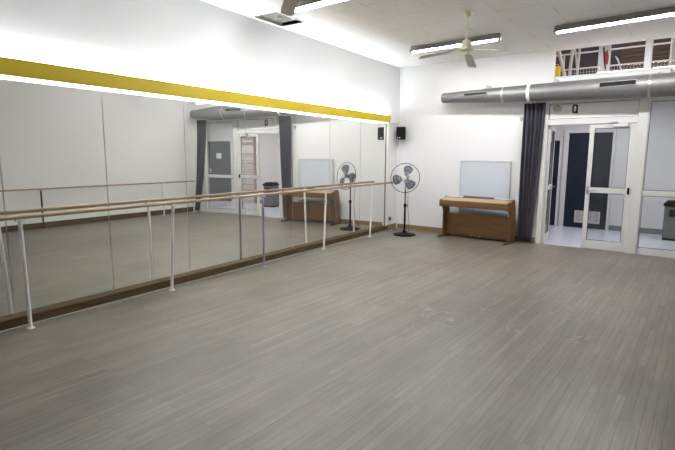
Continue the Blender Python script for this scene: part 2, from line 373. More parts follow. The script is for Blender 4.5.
def door_leaf(name, label, loc, rotz, Wl, handle_x, closer):
    d = thing(name, label, 'door', loc, rotz); d['kind'] = 'structure'
    t = MB()
    for q in ((0, 0.07, 0.012, 2.08), (Wl-0.058, Wl, 0.012, 2.08), (0.07, Wl-0.058, 0.012, 0.155), (0.07, Wl-0.058, 0.955, 1.045), (0.07, Wl-0.058, 2.01, 2.08)):
        t.box(q[0], q[1], -0.022, 0.022, q[2], q[3])
    t.build('frame', 'paint', d, bevel=0.003)
    g = MB(); g.box(0.07, Wl-0.058, -0.003, 0.003, 0.155, 0.955); g.box(0.07, Wl-0.058, -0.003, 0.003, 1.045, 2.01); g.build('pane', 'glass', d, smooth=False)
    g = MB()
    for z0, z1 in ((0.155, 0.955), (1.045, 2.01)):
        for x in (0.07, Wl-0.065): g.box(x, x+0.007, -0.012, -0.004, z0, z1)
        g.box(0.08, Wl-0.08, -0.012, -0.004, z0, z0+0.007); g.box(0.08, Wl-0.08, -0.012, -0.004, z1-0.007, z1)
    g.build('gasket', 'dgrey', d, smooth=False)
    h = MB()
    for sy in (-1, 1):
        h.box(handle_x-0.018, handle_x+0.018, min(sy*0.022, sy*0.03), max(sy*0.022, sy*0.03), 0.93, 1.07)
        h.tube([(handle_x, sy*0.03, 1.0), (handle_x, sy*0.065, 1.0), (handle_x+(0.10 if handle_x < Wl/2 else -0.10), sy*0.068, 1.0)], 0.009, 8)
    hh = h.build('handle', 'steel', d, bevel=0.002); hh['label'] = 'metal lever handle'
    if closer:
        k = MB(); k.box(Wl-0.30, Wl-0.08, -0.07, -0.022, 2.03, 2.078); k.build('door_closer', 'panel', d, bevel=0.006)
        k = MB(); k.tube([(Wl-0.2, -0.05, 2.08), (Wl-0.38, -0.10, 2.09), (Wl-0.24, -0.04, 2.10)], 0.008, 6); k.build('closer_arm', 'steel', d)
    h = MB()
    for z in (0.25, 1.8): h.tube([(Wl if closer else 0, -0.026, z), (Wl if closer else 0, -0.026, z+0.10)], 0.010, 8)
    h.build('hinge', 'paint', d)
    return d
door_leaf('door_1', 'closed cream glazed door leaf of the double door', W(3.645, 0.0), A, 0.635, 0.037, True)
door_leaf('door_2', 'cream glazed door leaf swung open into the hallway', W(3.005, -0.02), A+radians(97), 0.64, 0.60, False)
k = MB(); k.box(4.255, 4.285, -0.05, -0.02, 0.96, 1.06); k.box(4.262, 4.278, -0.06, -0.05, 0.95, 1.03)
# small dark latch by the closed leaf
lt = k.build('door_latch', 'dark', loc=BL, rotz=A, bevel=0.003)
tag(lt, 'small black latch on the right edge of the closed door leaf', 'latch')
k = MB(); k.tube([(3.04, -0.05, 2.10), (3.30, -0.11, 2.095), (3.05, -0.06, 2.09)], 0.008, 6); k.box(3.02, 3.10, -0.07, -0.04, 2.09, 2.12)
tag(k.build('door_closer_arm', 'panel', loc=BL, rotz=A), 'pale folded closer arm above the open door leaf', 'door closer')

# Q letter
q = MB()
def octa(w, h, c): return [(-w/2+c, -h/2), (w/2-c, -h/2), (w/2, -h/2+c), (w/2, h/2-c), (w/2-c, h/2), (-w/2+c, h/2), (-w/2, h/2-c), (-w/2, -h/2+c)]
o8, i8 = octa(0.088, 0.15, 0.022), octa(0.036, 0.094, 0.006)
for k in range(8):
    q.prism([o8[k], o8[(k+1) % 8], i8[(k+1) % 8], i8[k]], -0.004, 0.0, 'y')
q.prism([(0.0, -0.045), (0.016, -0.03), (0.052, -0.072), (0.036, -0.086)], -0.0045, 0.0, 'y')
tag(q.build('door_letter', 'letter', loc=W(3.39, 0.006, 2.345), rotz=A, smooth=False), 'black letter Q on the white panel above the double door', 'sign')

# round bulkhead lamp
def lamp(loc, rotz, label):
    L_ = thing('bulkhead_lamp', label, 'lamp', loc, rotz)
    rx = Matrix.Rotation(pi/2, 4, 'X')
    MB().lathe([(0.075, 0), (0.082, 0.01), (0.082, 0.035), (0.07, 0.045)], 32, rx).build('lamp_base', 'panel', L_)
    MB().lathe([(0.066, 0.045), (0.060, 0.062), (0.04, 0.076), (0.012, 0.082)], 32, rx).build('lamp_glass', 'lampglass', L_)
    MB().ring((0, -0.052, 0), 0.068, 0.006, (0, 1, 0)).build('rim', 'panel', L_)
    return L_
lamp(W(3.11, 0.006, 2.37), A, 'round grey bulkhead lamp left of the letter Q')
lamp(W(7.45, -2.59, 2.62), A, 'round bulkhead lamp above the dark hallway door with a paper notice')

# upper transom windows
def transom(name, s0, s1, label):
    wd = thing(name, label, 'window', W(s0, 0), A); wd['kind'] = 'structure'; Wl = s1-s0
    t = MB()
    t.box(0, 0.014, -0.012, 0.14, 2.88, H); t.box(Wl-0.014, Wl, -0.012, 0.14, 2.88, H); t.box(0.014, Wl-0.014, -0.012, 0.14, H-0.006, H); t.box(0.014, Wl-0.014, -0.012, 0.14, 2.88, 2.895)
    t.build('frame', 'wall', wd, bevel=0.003)
    MB().box(0.014, Wl-0.014, 0.08, 0.086, 2.895, H-0.006).build('pane', 'glass_high', wd, smooth=False)
transom('window_2', 2.985, 4.335, 'high window above the double door with braces behind it')
transom('window_3', 4.395, 5.80, 'high window above the fixed glazed panel at the right')
w = MB(); w.box(4.335, 4.395, -0.012, 0.14, 2.88, H)
struct(w.build('trim_6', 'wall', loc=BL, rotz=A), 'white mullion between the two high windows', 'trim')

# ================================================================ HALLWAY
w = MB(); w.box(1.0, 9.5, 2.60, 2.72, 0, 2.62); w.box(1.0, 1.12, 0.14, 2.6, 0, 2.62); w.box(9.4, 9.5, 0.0, 2.6, 0, 2.62)
w.box(6.0, 9.4, 0.0, 0.14, 0, 2.62)
struct(w.build('wall_hallway', 'hallwall', loc=BL, rotz=A, smooth=False), 'pale hallway wall beyond the glazed doors', 'wall')
w = MB(); w.box(1.0, 9.5, 0.142, 2.72, 2.62, 2.70)
struct(w.build('ceiling', 'hallwall', loc=BL, rotz=A, smooth=False), 'white ceiling of the hallway', 'ceiling')
w = MB(); w.box(3.68, 5.85, 2.585, 2.60, 0, 0.11); w.box(6.8, 6.85, 2.585, 2.60, 0, 0.11)
struct(w.build('baseboard_hallway', 'hallbase', loc=BL, rotz=A), 'grey baseboard of the hallway', 'baseboard')
# flush doors at the back of the hallway
def flush(name, s0, s1, m, label, z1=2.05):
    d = thing(name, label, 'door', W(s0, -2.6), A); d['kind'] = 'structure'; Wl = s1-s0
    MB().box(0, Wl, -0.03, 0.0, 0.01, z1).build('door_panel', m, d, bevel=0.004)
    t = MB(); t.box(-0.10, 0, -0.05, 0, 0, z1+0.07); t.box(Wl, Wl+0.05, -0.05, 0, 0, z1+0.07); t.box(0, Wl, -0.05, 0, z1+0.01, z1+0.07); t.build('door_frame', 'hallwall', d, bevel=0.004)
    h = MB(); h.box(Wl-0.10, Wl-0.06, -0.038, -0.03, 0.93, 1.10); h.tube([(Wl-0.08, -0.035, 1.02), (Wl-0.08, -0.075, 1.02), (Wl-0.19, -0.078, 1.02)], 0.009, 8)
    h.build('handle', 'dark' if m == 'slate' else 'steel', d)
    return d
flush('door_3', 2.78, 3.62, 'slate', 'dark slate door straight behind the double door')
flush('door_4', 1.95, 2.60, 'slate', 'dark slate door at the left end of the hallway', 1.90)
flush('door_5', 6.95, 7.98, 'slatel', 'slate grey hallway door with a paper notice seen in the mirror', 2.0)
n = MB(); n.box(-0.11, 0.11, -0.002, 0, -0.09, 0.09)
tag(n.build('paper_notice', 'paper', loc=W(7.49, -2.568, 1.52), rotz=A, smooth=False), 'white paper notice on the slate grey hallway door', 'notice')
# grille low on the slate door
gr = thing('door_grille', 'white louvred grille low on the dark slate door', 'grille', W(3.25, -2.568, 0.25), A)
t = MB(); t.box(-0.25, 0.25, -0.02, 0, 0.11, 0.13); t.box(-0.25, 0.25, -0.02, 0, -0.13, -0.11); t.box(-0.25, -0.23, -0.02, 0, -0.11, 0.11); t.box(0.23, 0.25, -0.02, 0, -0.11, 0.11); t.build('frame', 'grille', gr)
t = MB()
for k in range(8): t.box(-0.23, 0.23, -0.016, -0.004, -0.105+k*0.027, -0.087+k*0.027)
for x in (-0.12, 0, 0.12): t.box(x-0.006, x+0.006, -0.018, -0.003, -0.11, 0.11)
t.build('louvre', 'grille', gr)
# wall bars
wb = thing('wall_bars', 'wooden wall bars on the hallway wall seen in the mirror behind the door glass', 'wall bars', W(5.90, -2.59), A)
for x in (0.0, 0.66):
    MB().box(x-0.02, x+0.02, -0.12, 0.0, 0.0, 2.30).build('upright', 'barwood', wb, bevel=0.004)
for z in (0.25, 0.43, 0.61, 0.85, 1.00, 1.18, 1.37, 1.60, 1.95, 2.10, 2.18):
    MB().tube([(0.01, -0.085, z), (0.65, -0.085, z)], 0.019, 10).build('rung', 'barwood', wb)
# bins
bn = thing('waste_bin', 'grey waste bin with a black lid standing in the hallway', 'bin', (4.955, 11.02, 0.001), A)
MB().prism([(-0.17, -0.17), (0.17, -0.17), (0.17, 0.17), (-0.17, 0.17)], 0.04, 0.64).build('body', 'bin', bn, bevel=0.02)
t = MB(); t.box(-0.19, 0.19, -0.19, 0.19, 0.64, 0.70); t.box(-0.15, 0.15, -0.15, 0.15, 0.70, 0.74); t.build('lid', 'dark', bn, bevel=0.015)
t = MB(); t.box(-0.16, 0.16, -0.16, 0.16, 0.0, 0.04); t.build('base', 'dark', bn, bevel=0.005)
t = MB(); t.box(-0.09, 0.09, -0.176, -0.165, 0.45, 0.58); t.build('front_plate', 'dgrey', bn, bevel=0.004)

# ================================================================ SPACE BEHIND THE HIGH WINDOWS
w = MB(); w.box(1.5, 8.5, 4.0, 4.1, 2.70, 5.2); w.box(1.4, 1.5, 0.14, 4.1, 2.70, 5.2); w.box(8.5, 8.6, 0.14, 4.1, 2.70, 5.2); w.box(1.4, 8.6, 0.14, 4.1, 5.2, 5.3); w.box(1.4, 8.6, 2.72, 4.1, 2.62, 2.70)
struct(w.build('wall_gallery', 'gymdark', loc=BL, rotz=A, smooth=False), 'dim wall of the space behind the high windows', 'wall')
def brace(label, p0, p1, r, dp):
    b = MB(); b.tube([(p0[0], dp, p0[1]), (p1[0], dp, p1[1])], r, 10)
    b.box(p0[0]-0.045, p0[0]+0.045, dp-0.035, dp+0.035, p0[1]-0.015, p0[1]+0.015)
    return tag(b.build('steel_brace', 'gymwhite', loc=BL, rotz=A), label, 'brace', 'slanted white braces behind the high window')
for lb, a0, a1, r, dp in (('thick white brace slanting down rightward, leftmost behind the high window', (3.06, 2.715), (2.78, 3.75), 0.030, 0.92),
                      ('thick white brace leaning right, second from the left behind the high window', (3.07, 2.715), (3.13, 3.75), 0.028, 0.78),
                      ('thin white brace slanting down rightward, third from the left behind the high window', (3.30, 2.715), (3.13, 3.75), 0.015, 0.66),
                      ('upright white brace, rightmost of the four behind the high window', (3.26, 2.715), (3.285, 3.75), 0.020, 0.55)):
    brace(lb, a0, a1, r, dp)
gl = thing('gallery_railing', 'white two-bar railing with netting behind the high windows', 'railing', W(1.6, -1.12, 2.70), A)
for z in (0.475, 0.755): MB().tube([(0, 0, z), (6.6, 0, z)], 0.014, 8).build('rail', 'gymwhite', gl)
for x in (0.0, 1.3, 2.62, 3.0, 4.2, 5.4, 6.6): MB().tube([(x, 0, 0), (x, 0, 0.77)], 0.018, 8).build('post', 'gymwhite', gl)
nt_ = MB()
for k in range(132): nt_.box(k*0.05, k*0.05+0.006, 0.0, 0.006, 0.0, 0.475)
for k in range(9): nt_.box(0, 6.6, 0.0, 0.006, k*0.05, k*0.05+0.006)
nt_.build('netting', 'grille', gl, smooth=False)
bx = MB(); bx.box(-0.07, 0.07, -0.06, 0.06, 0, 0.48); bx.box(-0.075, 0.075, -0.065, 0.065, 0.44, 0.47); bx.tube([(-0.04, 0, 0.48), (-0.04, 0, 0.52), (0.04, 0, 0.52), (0.04, 0, 0.48)], 0.008, 6)
tag(bx.build('yellow_crate', 'yellowbox', loc=W(2.87, -0.70, 2.70), rotz=A, bevel=0.006), 'yellow box in the lower left corner of the high window', 'box')
bn_ = thing('hanging_banner', 'white banner with a red and navy print behind the high window', 'banner', W(3.64, -0.9, 2.72), A)
MB().box(-0.12, 0.075, 0, 0.004, 0, 0.95).build('cloth', 'white', bn_)
MB().prism([(-0.02, 0.66), (0.02, 0.70), (0.045, 0.58), (0.04, 0.44), (0.0, 0.46), (-0.015, 0.56)], -0.004, 0.0, 'y').build('red_print', 'red', bn_)
MB().prism([(-0.055, 0.74), (-0.035, 0.76), (0.0, 0.50), (0.02, 0.36), (0.0, 0.36), (-0.03, 0.52)], -0.006, -0.002, 'y').build('navy_print', 'navy', bn_)
MB().tube([(-0.09, 0.002, 0.955), (0.09, 0.002, 0.955)], 0.012, 8).build('pole', 'gymwhite', bn_)
ar = MB(); ar.tube([(0.0, 0, 0), (0.02, 0, 0.26), (-0.01, 0, 0.44), (-0.07, 0, 0.60), (-0.11, 0, 0.66)], [0.016, 0.016, 0.015, 0.012, 0.008], 8); ar.lathe([(0.06, 0), (0.06, 0.012), (0.02, 0.02)], 16)
tag(ar.build('bent_lamp_arm', 'gymwhite', loc=W(3.84, -1.30, 2.70), rotz=A), 'curved white arm right of the banner behind the high window', 'arm')
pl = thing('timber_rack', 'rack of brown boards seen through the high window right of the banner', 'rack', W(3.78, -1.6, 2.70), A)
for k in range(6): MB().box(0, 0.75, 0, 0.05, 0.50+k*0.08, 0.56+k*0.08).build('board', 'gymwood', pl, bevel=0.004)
for x in (0.02, 0.70): MB().box(x, x+0.05, 0.05, 0.09, 0, 1.0).build('upright', 'gymwood', pl)
po = MB(); po.tube([(0, 0, 0), (0, 0, 2.2)], 0.05, 12); po.box(-0.09, 0.09, -0.09, 0.09, 0, 0.02)
tag(po.build('gallery_post', 'gymwhite', loc=W(4.60, -1.32, 2.70), rotz=A), 'pale round post behind the right high window', 'post')
for nm, s0, s1, lb in (('sill_glow_strip', 3.67, 4.31, 'glowing strip painted in for the lit sill of the left high window'), ('sill_glow_strip', 4.44, 5.76, 'glowing strip painted in for the lit sill of the right high window')):
    o = MB().box(0, s1-s0, 0.02, 0.07, 0, 0.018).build(nm, 'ledge', loc=W(s0, 0, 2.896), rotz=A)  # emissive bar imitating a lit sill, not a lamp
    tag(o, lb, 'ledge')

# ================================================================ MIRRORS
seams = [8.90, 7.89, 6.88, 5.86, 4.85, 3.84, 2.83, 1.87, 0.85]
mlab = ['narrow mirror panel at the far end, next to the back corner', 'wall mirror panel reflecting the floor fan, second from the back corner',
        'wall mirror panel third from the back corner, left of the dark seam by the fan', 'wall mirror panel in the middle of the row, fourth from the back corner',
        'wall mirror panel reflecting the glazed door, fifth from the back corner', 'wall mirror panel with the reflected left curtain edge, sixth from the back corner',
        'wall mirror panel between the nearest white barre posts, seventh from the back corner', 'wall mirror panel cut by the left edge of the photo, nearest the viewer']
for k in range(8):
    y1, y0 = seams[k], seams[k+1]
    t = MB(); t.box(-0.02, 0.0, -(y1-y0)/2+0.004, (y1-y0)/2-0.004, 0, 2.107)
    o = t.build('mirror_panel', 'mirror', loc=(MX, (y0+y1)/2, 0.095), smooth=False)
    tag(o, mlab[k], 'mirror', 'mirror panels along the left wall')

# ================================================================ COVE LIGHT WITH YELLOW BAND
cv = thing('cove_light', 'long mustard yellow fascia board hiding a cove light above the mirrors', 'cove light', (0, 0, 2.19))
MB().box(0.048, 0.062, 6.853, 8.80, 0.013, 0.160).build('fascia_board', 'yellow', cv, bevel=0.002)
MB().box(0.048, 0.062, -1.0, 6.847, 0.013, 0.160).build('fascia_board', 'yellow', cv, bevel=0.002)
MB().box(0.0, 0.047, -1.0, 8.79, 0.022, 0.03).build('shelf', 'white', cv)
MB().box(-0.080, 0.0475, 0.86, 8.79, 0.013, 0.020).build('diffuser', 'covelow', cv)
MB().tube([(0.030, -1.0, 0.130), (0.030, 8.76, 0.130)], 0.011, 8).build('tube', 'cove', cv)
MB().box(0.0, 0.062, 8.80, 8.812, 0.013, 0.160).build('end_cap', 'yellow', cv)

# ================================================================ BALLET BARRES
def barre(name, label, x, z, y0, y1, posts, lean):
    t = thing(name, label, 'barre', (x, 0, 0))
    MB().tube([(0, y0, z), (0, y1, z)], 0.018, 14).build('rail', 'rail', t)
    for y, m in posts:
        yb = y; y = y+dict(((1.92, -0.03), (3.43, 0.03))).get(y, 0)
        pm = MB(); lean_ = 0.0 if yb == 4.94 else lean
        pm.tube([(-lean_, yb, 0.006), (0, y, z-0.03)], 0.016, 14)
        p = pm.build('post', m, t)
        q = MB(); q.box(-0.022, 0.022, y-0.035, y+0.035, z-0.032, z-0.018); q.tube([(0, y-0.03, z-0.02), (0, y+0.03, z-0.02)], 0.012, 8); q.build('bracket', 'white' if m == 'white' else 'steel', p)
        q = MB(); q.lathe([(0.036, 0), (0.036, 0.006), (0.022, 0.012)], 20, Matrix.Translation((-lean_, yb, 0.0))); q.build('foot', 'steel' if m != 'white' else 'white', p)
    return t
barre('ballet_barre', 'beech ballet barre on white posts in front of the mirrors', 0.145, 1.012, -1.2, 8.82,
      [(0.42, 'white'), (1.92, 'white'), (3.43, 'white'), (4.94, 'greyp'), (6.45, 'white'), (7.98, 'white')], 0.045)
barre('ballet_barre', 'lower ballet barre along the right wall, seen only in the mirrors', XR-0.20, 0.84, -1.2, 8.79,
      [(1.9, 'dgrey'), (4.84, 'dgrey'), (7.78, 'white'), (8.74, 'white')], 0.0)  # dark grey posts carry the shade of a silhouette in their colour

# ================================================================ PEDESTAL FAN
fn = thing('pedestal_fan', 'black pedestal fan with a chrome wire cage standing near the back corner', 'fan', (0.555, 8.55, 0), radians(14))
base = MB(); base.lathe([(0.225, 0), (0.23, 0.012), (0.215, 0.028), (0.10, 0.045), (0.045, 0.06), (0.03, 0.10)], 8); base.build('base', 'dark', fn, bevel=0.004)
MB().tube([(0, 0, 0.05), (0, 0, 0.60)], 0.019, 14).build('pole', 'dark', fn)
MB().tube([(0, 0, 0.58), (0, 0, 1.06)], 0.012, 12).build('upper_pole', 'dgrey', fn)
cl = MB(); cl.lathe([(0.022, 0.555), (0.028, 0.565), (0.028, 0.61), (0.018, 0.625)], 16); cl.tube([(0.02, 0, 0.59), (0.055, 0, 0.59)], 0.010, 8); cl.build('collar', 'dark', fn)
HC = Vector((0.012, -0.11, 1.13)); TILT = Matrix.Translation(HC) @ Matrix.Rotation(radians(-7), 4, 'X')
mo = MB(); mo.lathe([(0.025, -0.02), (0.055, -0.015), (0.062, 0.02), (0.06, 0.09), (0.035, 0.125), (0.01, 0.13)], 24, Matrix.Translation((0, 0.0, 1.13)) @ Matrix.Rotation(-pi/2, 4, 'X'))
mo.box(-0.025, 0.025, -0.01, 0.05, 1.02, 1.10); mo.build('motor', 'dark', fn, bevel=0.003)
def cage(R, depth):
    g = MB(); n = 40
    for k in range(n):
        a = 2*pi*k/n; pts = []
        for u in (0.16, 0.4, 0.65, 0.88, 1.0):
            y = -depth*(1-u**3.2)
            pts.append(TILT @ Vector((R*u*cos(a), y, R*u*sin(a))) )
        g.tube(pts, 0.0013, 4)
    return g
g = cage(0.278, 0.085)
for rr in (0.10, 0.19): g.ring(TILT @ Vector((0, -0.085*(1-(rr/0.278)**3.2), 0)), rr, 0.0015, TILT.to_3x3() @ Vector((0, 1, 0)), 40, 4)
g.build('front_guard', 'chrome', fn)
g = cage(0.278, -0.085)
for rr in (0.10, 0.19): g.ring(TILT @ Vector((0, 0.085*(1-(rr/0.278)**3.2), 0)), rr, 0.0015, TILT.to_3x3() @ Vector((0, 1, 0)), 40, 4)
g.build('rear_guard', 'chrome', fn)
MB().ring(TILT @ Vector((0, 0, 0)), 0.280, 0.006, TILT.to_3x3() @ Vector((0, 1, 0)), 56, 8).build('rim', 'dgrey', fn)
MB().lathe([(0.045, -0.006), (0.045, 0.004), (0.02, 0.012)], 24, TILT @ Matrix.Translation((0, -0.086, 0)) @ Matrix.Rotation(pi/2, 4, 'X')).build('badge', 'chrome', fn)
MB().lathe([(0.035, -0.03), (0.036, 0.03), (0.02, 0.045)], 20, TILT @ Matrix.Rotation(pi/2, 4, 'X')).build('hub', 'dark', fn)
for k in range(3):
    a0 = radians(72+120*k); b = MB(); bm = b.bm; rows = []
    for i in range(9):
        r = 0.03+0.215*i/8; hw = 0.32+0.30*sin(pi*min(1, i/7.0)*0.62)
        hw *= (0.9 if i < 8 else 0.72)
        row = []
        for j in range(7):
            v = -1+2*j/6; an = a0+v*hw*(1.35-0.6*i/8); rr = r*(1-0.05*v*v if i == 8 else 1)
            row.append(bm.verts.new(TILT @ Vector((rr*cos(an), 0.022*v-0.004*(1-v*v), rr*sin(an)))))
        rows.append(row)
    for i in range(8):
        for j in range(6): bm.faces.new((rows[i][j], rows[i][j+1], rows[i+1][j+1], rows[i+1][j]))
    o = b.build('blade', 'blade', fn); sm = o.modifiers.new('thick', 'SOLIDIFY'); sm.thickness = 0.003
cd = MB(); cd.tube([(0.0, 0.10, 1.06), (0.02, 0.16, 0.9), (0.03, 0.13, 0.55), (0.05, 0.20, 0.2), (0.02, 0.30, 0.02), (-0.12, 0.42, 0.008), (-0.3, 0.45, 0.008)], 0.004, 6)
cd.build('power_cord', 'dgrey', fn)

# ================================================================ LOUDSPEAKER, CONDUIT, SOCKET
sp = thing('loudspeaker', 'small black loudspeaker mounted high in the back corner', 'speaker', W(0.135, 0.14, 1.885), A+radians(24))
MB().prism([(-0.095, -0.09), (0.095, -0.09), (0.085, 0.07), (-0.085, 0.07)], 0, 0.26).build('cabinet', 'dark', sp, bevel=0.012)
MB().box(-0.083, 0.083, -0.097, -0.089, 0.015, 0.245).build('grille', 'dark', sp, bevel=0.004)
b = MB(); b.box(-0.03, 0.03, 0.07, 0.10, 0.02, 0.10); b.tube([(-0.02, 0.08, 0.03), (-0.05, 0.05, -0.03)], 0.010, 8); b.tube([(0, 0.03, 0.0), (0, 0.03, -0.05), (0, 0.09, -0.05)], 0.012, 8); b.build('bracket', 'steel', sp)
for x in (-0.06, -0.02):
    MB().lathe([(0.012, 0), (0.012, 0.006)], 12, Matrix.Translation((x, -0.098, 0.035)) @ Matrix.Rotation(pi/2, 4, 'X')).build('dial', 'white', sp)
cn = MB(); cn.box(0.055, 0.085, -0.022, 0.0, 0.10, 1.84)
tag(cn.build('cable_conduit', 'white', loc=BL, rotz=A, bevel=0.003), 'white vertical cable conduit below the loudspeaker in the corner', 'conduit')
jb = thing('junction_box', 'small white junction box on the left wall behind the fan head', 'junction box', (-0.03, 9.13, 1.22))
MB().box(0, 0.035, -0.045, 0.045, -0.045, 0.045).build('body', 'white', jb, bevel=0.005)
MB().box(0.035, 0.039, -0.035, 0.035, -0.035, 0.035).build('cover', 'panel', jb, bevel=0.002)
so = thing('wall_socket', 'grey wall socket low on the corner stub beside the mirrors', 'socket', (-0.03, 9.01, 0.235))
MB().box(0, 0.03, -0.035, 0.035, -0.04, 0.04).build('plate', 'bin', so, bevel=0.006)
MB().lathe([(0.020, 0), (0.020, 0.006)], 16, Matrix.Translation((0.029, 0, 0)) @ Matrix.Rotation(pi/2, 4, 'Y')).build('outlet', 'dark', so)

# ================================================================ PIANO
PR = A-0.045
pn = thing('digital_piano', 'walnut brown upright digital piano standing against the back wall', 'piano', W(1.885, 0.30, 0), PR)
hw = 0.652
for sx in (-1, 1):
    o = MB().prism([(0.20, 0.03), (0.16, 0.60), (0.10, 0.78), (0.02, 0.785), (-0.06, 0.74), (-0.19, 0.735), (-0.215, 0.71), (-0.215, 0.60), (-0.10, 0.58), (-0.06, 0.50), (-0.06, 0.03)], sx*hw-0.016, sx*hw+0.016, 'x')
    o.build('side_panel', 'piano', pn, bevel=0.003)
    o = MB().prism([(0.22, 0.0), (0.22, 0.035), (-0.20, 0.035), (-0.235, 0.022), (-0.24, 0.0)], sx*hw-0.028, sx*hw+0.028, 'x'); o.build('foot', 'pianod', pn, bevel=0.003)
MB().box(-hw+0.016, hw-0.016, -0.02, 0.11, 0.755, 0.775).build('top', 'pianod', pn, bevel=0.002)
MB().prism([(-0.02, 0.757), (-0.02, 0.770), (-0.19, 0.728), (-0.19, 0.712)], -hw+0.016, hw-0.016, 'x').build('key_lid', 'pianol', pn, bevel=0.002)
MB().box(-hw+0.016, hw-0.016, -0.205, -0.17, 0.615, 0.715).build('key_slip', 'piano', pn, bevel=0.003)
MB().box(-hw+0.016, hw-0.016, -0.17, 0.02, 0.600, 0.620).build('key_bed', 'pianod', pn)
MB().box(-hw+0.016, hw-0.016, 0.08, 0.10, 0.62, 0.755).build('back_panel', 'pianod', pn)
MB().box(-hw+0.016, hw-0.016, 0.045, 0.065, 0.06, 0.455).build('lower_panel', 'piano', pn, bevel=0.002)
MB().box(-hw+0.016, hw-0.016, 0.02, 0.10, 0.035, 0.075).build('pedal_rail', 'pianod', pn, bevel=0.002)
for x in (-0.08, 0.0, 0.08):
    t = MB(); t.prism([(x-0.010, 0.02), (x+0.010, 0.02), (x+0.014, -0.06), (x+0.008, -0.085), (x-0.008, -0.085), (x-0.014, -0.06)], 0.050, 0.058); t.build('pedal', 'brass', pn, bevel=0.002)
MB().prism([(0.03, 0.776), (0.045, 0.776), (0.055, 0.800), (0.045, 0.803)], -0.30, 0.30, 'x').build('music_rest', 'pianod', pn, bevel=0.002)
PM = Matrix.Translation(pn.location) @ Matrix.Rotation(PR, 4, 'Z')
def onpiano(x, y, z): return PM @ Vector((x, y, z))
s1_ = MB(); s1_.box(-0.15, 0.15, -0.04, 0.07, 0, 0.006); s1_.box(-0.14, 0.14, -0.03, 0.06, 0.006, 0.010)
tag(s1_.build('sheet_music', 'paper', loc=onpiano(-0.46, 0.03, 0.7765), rotz=PR+0.05), 'pale sheet music lying on the left end of the piano top', 'paper')
s1_ = MB(); s1_.box(-0.145, 0.145, -0.04, 0.045, -0.003, 0.003)
tag(s1_.build('sheet_music', 'paper', loc=onpiano(0.47, 0.047, 0.779), rotz=PR-0.03), 'pale sheet lying on the right end of the piano top', 'paper')

# whiteboard standing behind the piano, leaning on the wall
wbd = thing('whiteboard', 'pale blue-grey whiteboard standing behind the piano against the wall', 'whiteboard', W(1.91, 0.045, 0.0), A)
MB().box(-0.465, 0.465, -0.012, 0.0, 0.30, 1.445).build('board', 'board', wbd, smooth=False)
t = MB(); t.box(-0.485, -0.465, -0.02, 0.012, 0.28, 1.465); t.box(0.465, 0.485, -0.02, 0.012, 0.28, 1.465); t.box(-0.465, 0.465, -0.02, 0.012, 1.445, 1.465); t.box(-0.465, 0.465, -0.02, 0.012, 0.28, 0.30); t.build('frame', 'alu', wbd, bevel=0.002)
for x in (-0.44, 0.44):
    t = MB(); t.box(x-0.015, x+0.015, 0.0, 0.03, 0.0, 1.30); t.build('leg', 'alu', wbd)
t = MB(); t.box(0.40, 0.412, -0.018, -0.012, 0.30, 1.445); t.build('edge_strip', 'alu', wbd)

# ================================================================ CURTAINS
def curtain(label, s_top, s_bot, off, folds, z0=0.03, z1=2.47):
    b = MB(); bm = b.bm; nu, nv = 90, 26; rows = []
    for j in range(nv+1):
        v = j/nv; z = z1+(z0-z1)*v
        e = v**1.5
        a0 = s_top[0]+(s_bot[0]-s_top[0])*e; a1 = s_top[1]+(s_bot[1]-s_top[1])*e
        row = []
        for i in range(nu+1):
            u = i/nu; ph = folds*2*pi*(u+0.02*sin(7*u+3*v))
            amp = 0.030+0.012*sin(3.1*u+2*v)
            row.append(bm.verts.new((a0+(a1-a0)*u+0.006*cos(ph*0.5+v*3), -(off+amp*sin(ph)+0.02*v*sin(5*u)), z)))
        rows.append(row)
    for j in range(nv):
        for i in range(nu): bm.faces.new((rows[j][i], rows[j][i+1], rows[j+1][i+1], rows[j+1][i]))
    return b, label
for lb, st_, sb_, of_ in (('dark grey curtain gathered between the piano and the double door', (2.575, 2.935), (2.60, 2.83), 0.09), ('dark grey curtain gathered by the right wall, seen in the mirrors', (5.37, 5.70), (5.72, 5.90), 0.07)):
    b, _ = curtain(lb, st_, sb_, of_, 5.5)
    t = thing('curtain', lb, 'curtain', BL, A)
    o = b.build('cloth', 'curtain', t); sm = o.modifiers.new('thick', 'SOLIDIFY'); sm.thickness = 0.004
    r = MB(); r.box(st_[0]-0.02, st_[1]+0.03, -0.115, -0.085, 2.475, 2.495); r.box(st_[0], st_[0]+0.02, -0.09, 0, 2.478, 2.492); r.box(st_[1]-0.02, st_[1], -0.09, 0, 2.478, 2.492); r.build('track', 'alu', t)
hk = MB(); hk.box(-0.025, 0.025, -0.012, 0, -0.035, 0.035); hk.tube([(0, -0.01, 0.01), (0.0, -0.06, 0.01), (0.0, -0.075, 0.035)], 0.007, 8); hk.tube([(0, -0.01, -0.02), (0.0, -0.05, -0.02)], 0.007, 8)
tag(hk.build('wall_hook', 'steel', loc=W(2.52, 0, 2.21), rotz=A, bevel=0.003), 'small grey hook on the back wall left of the curtain', 'hook')

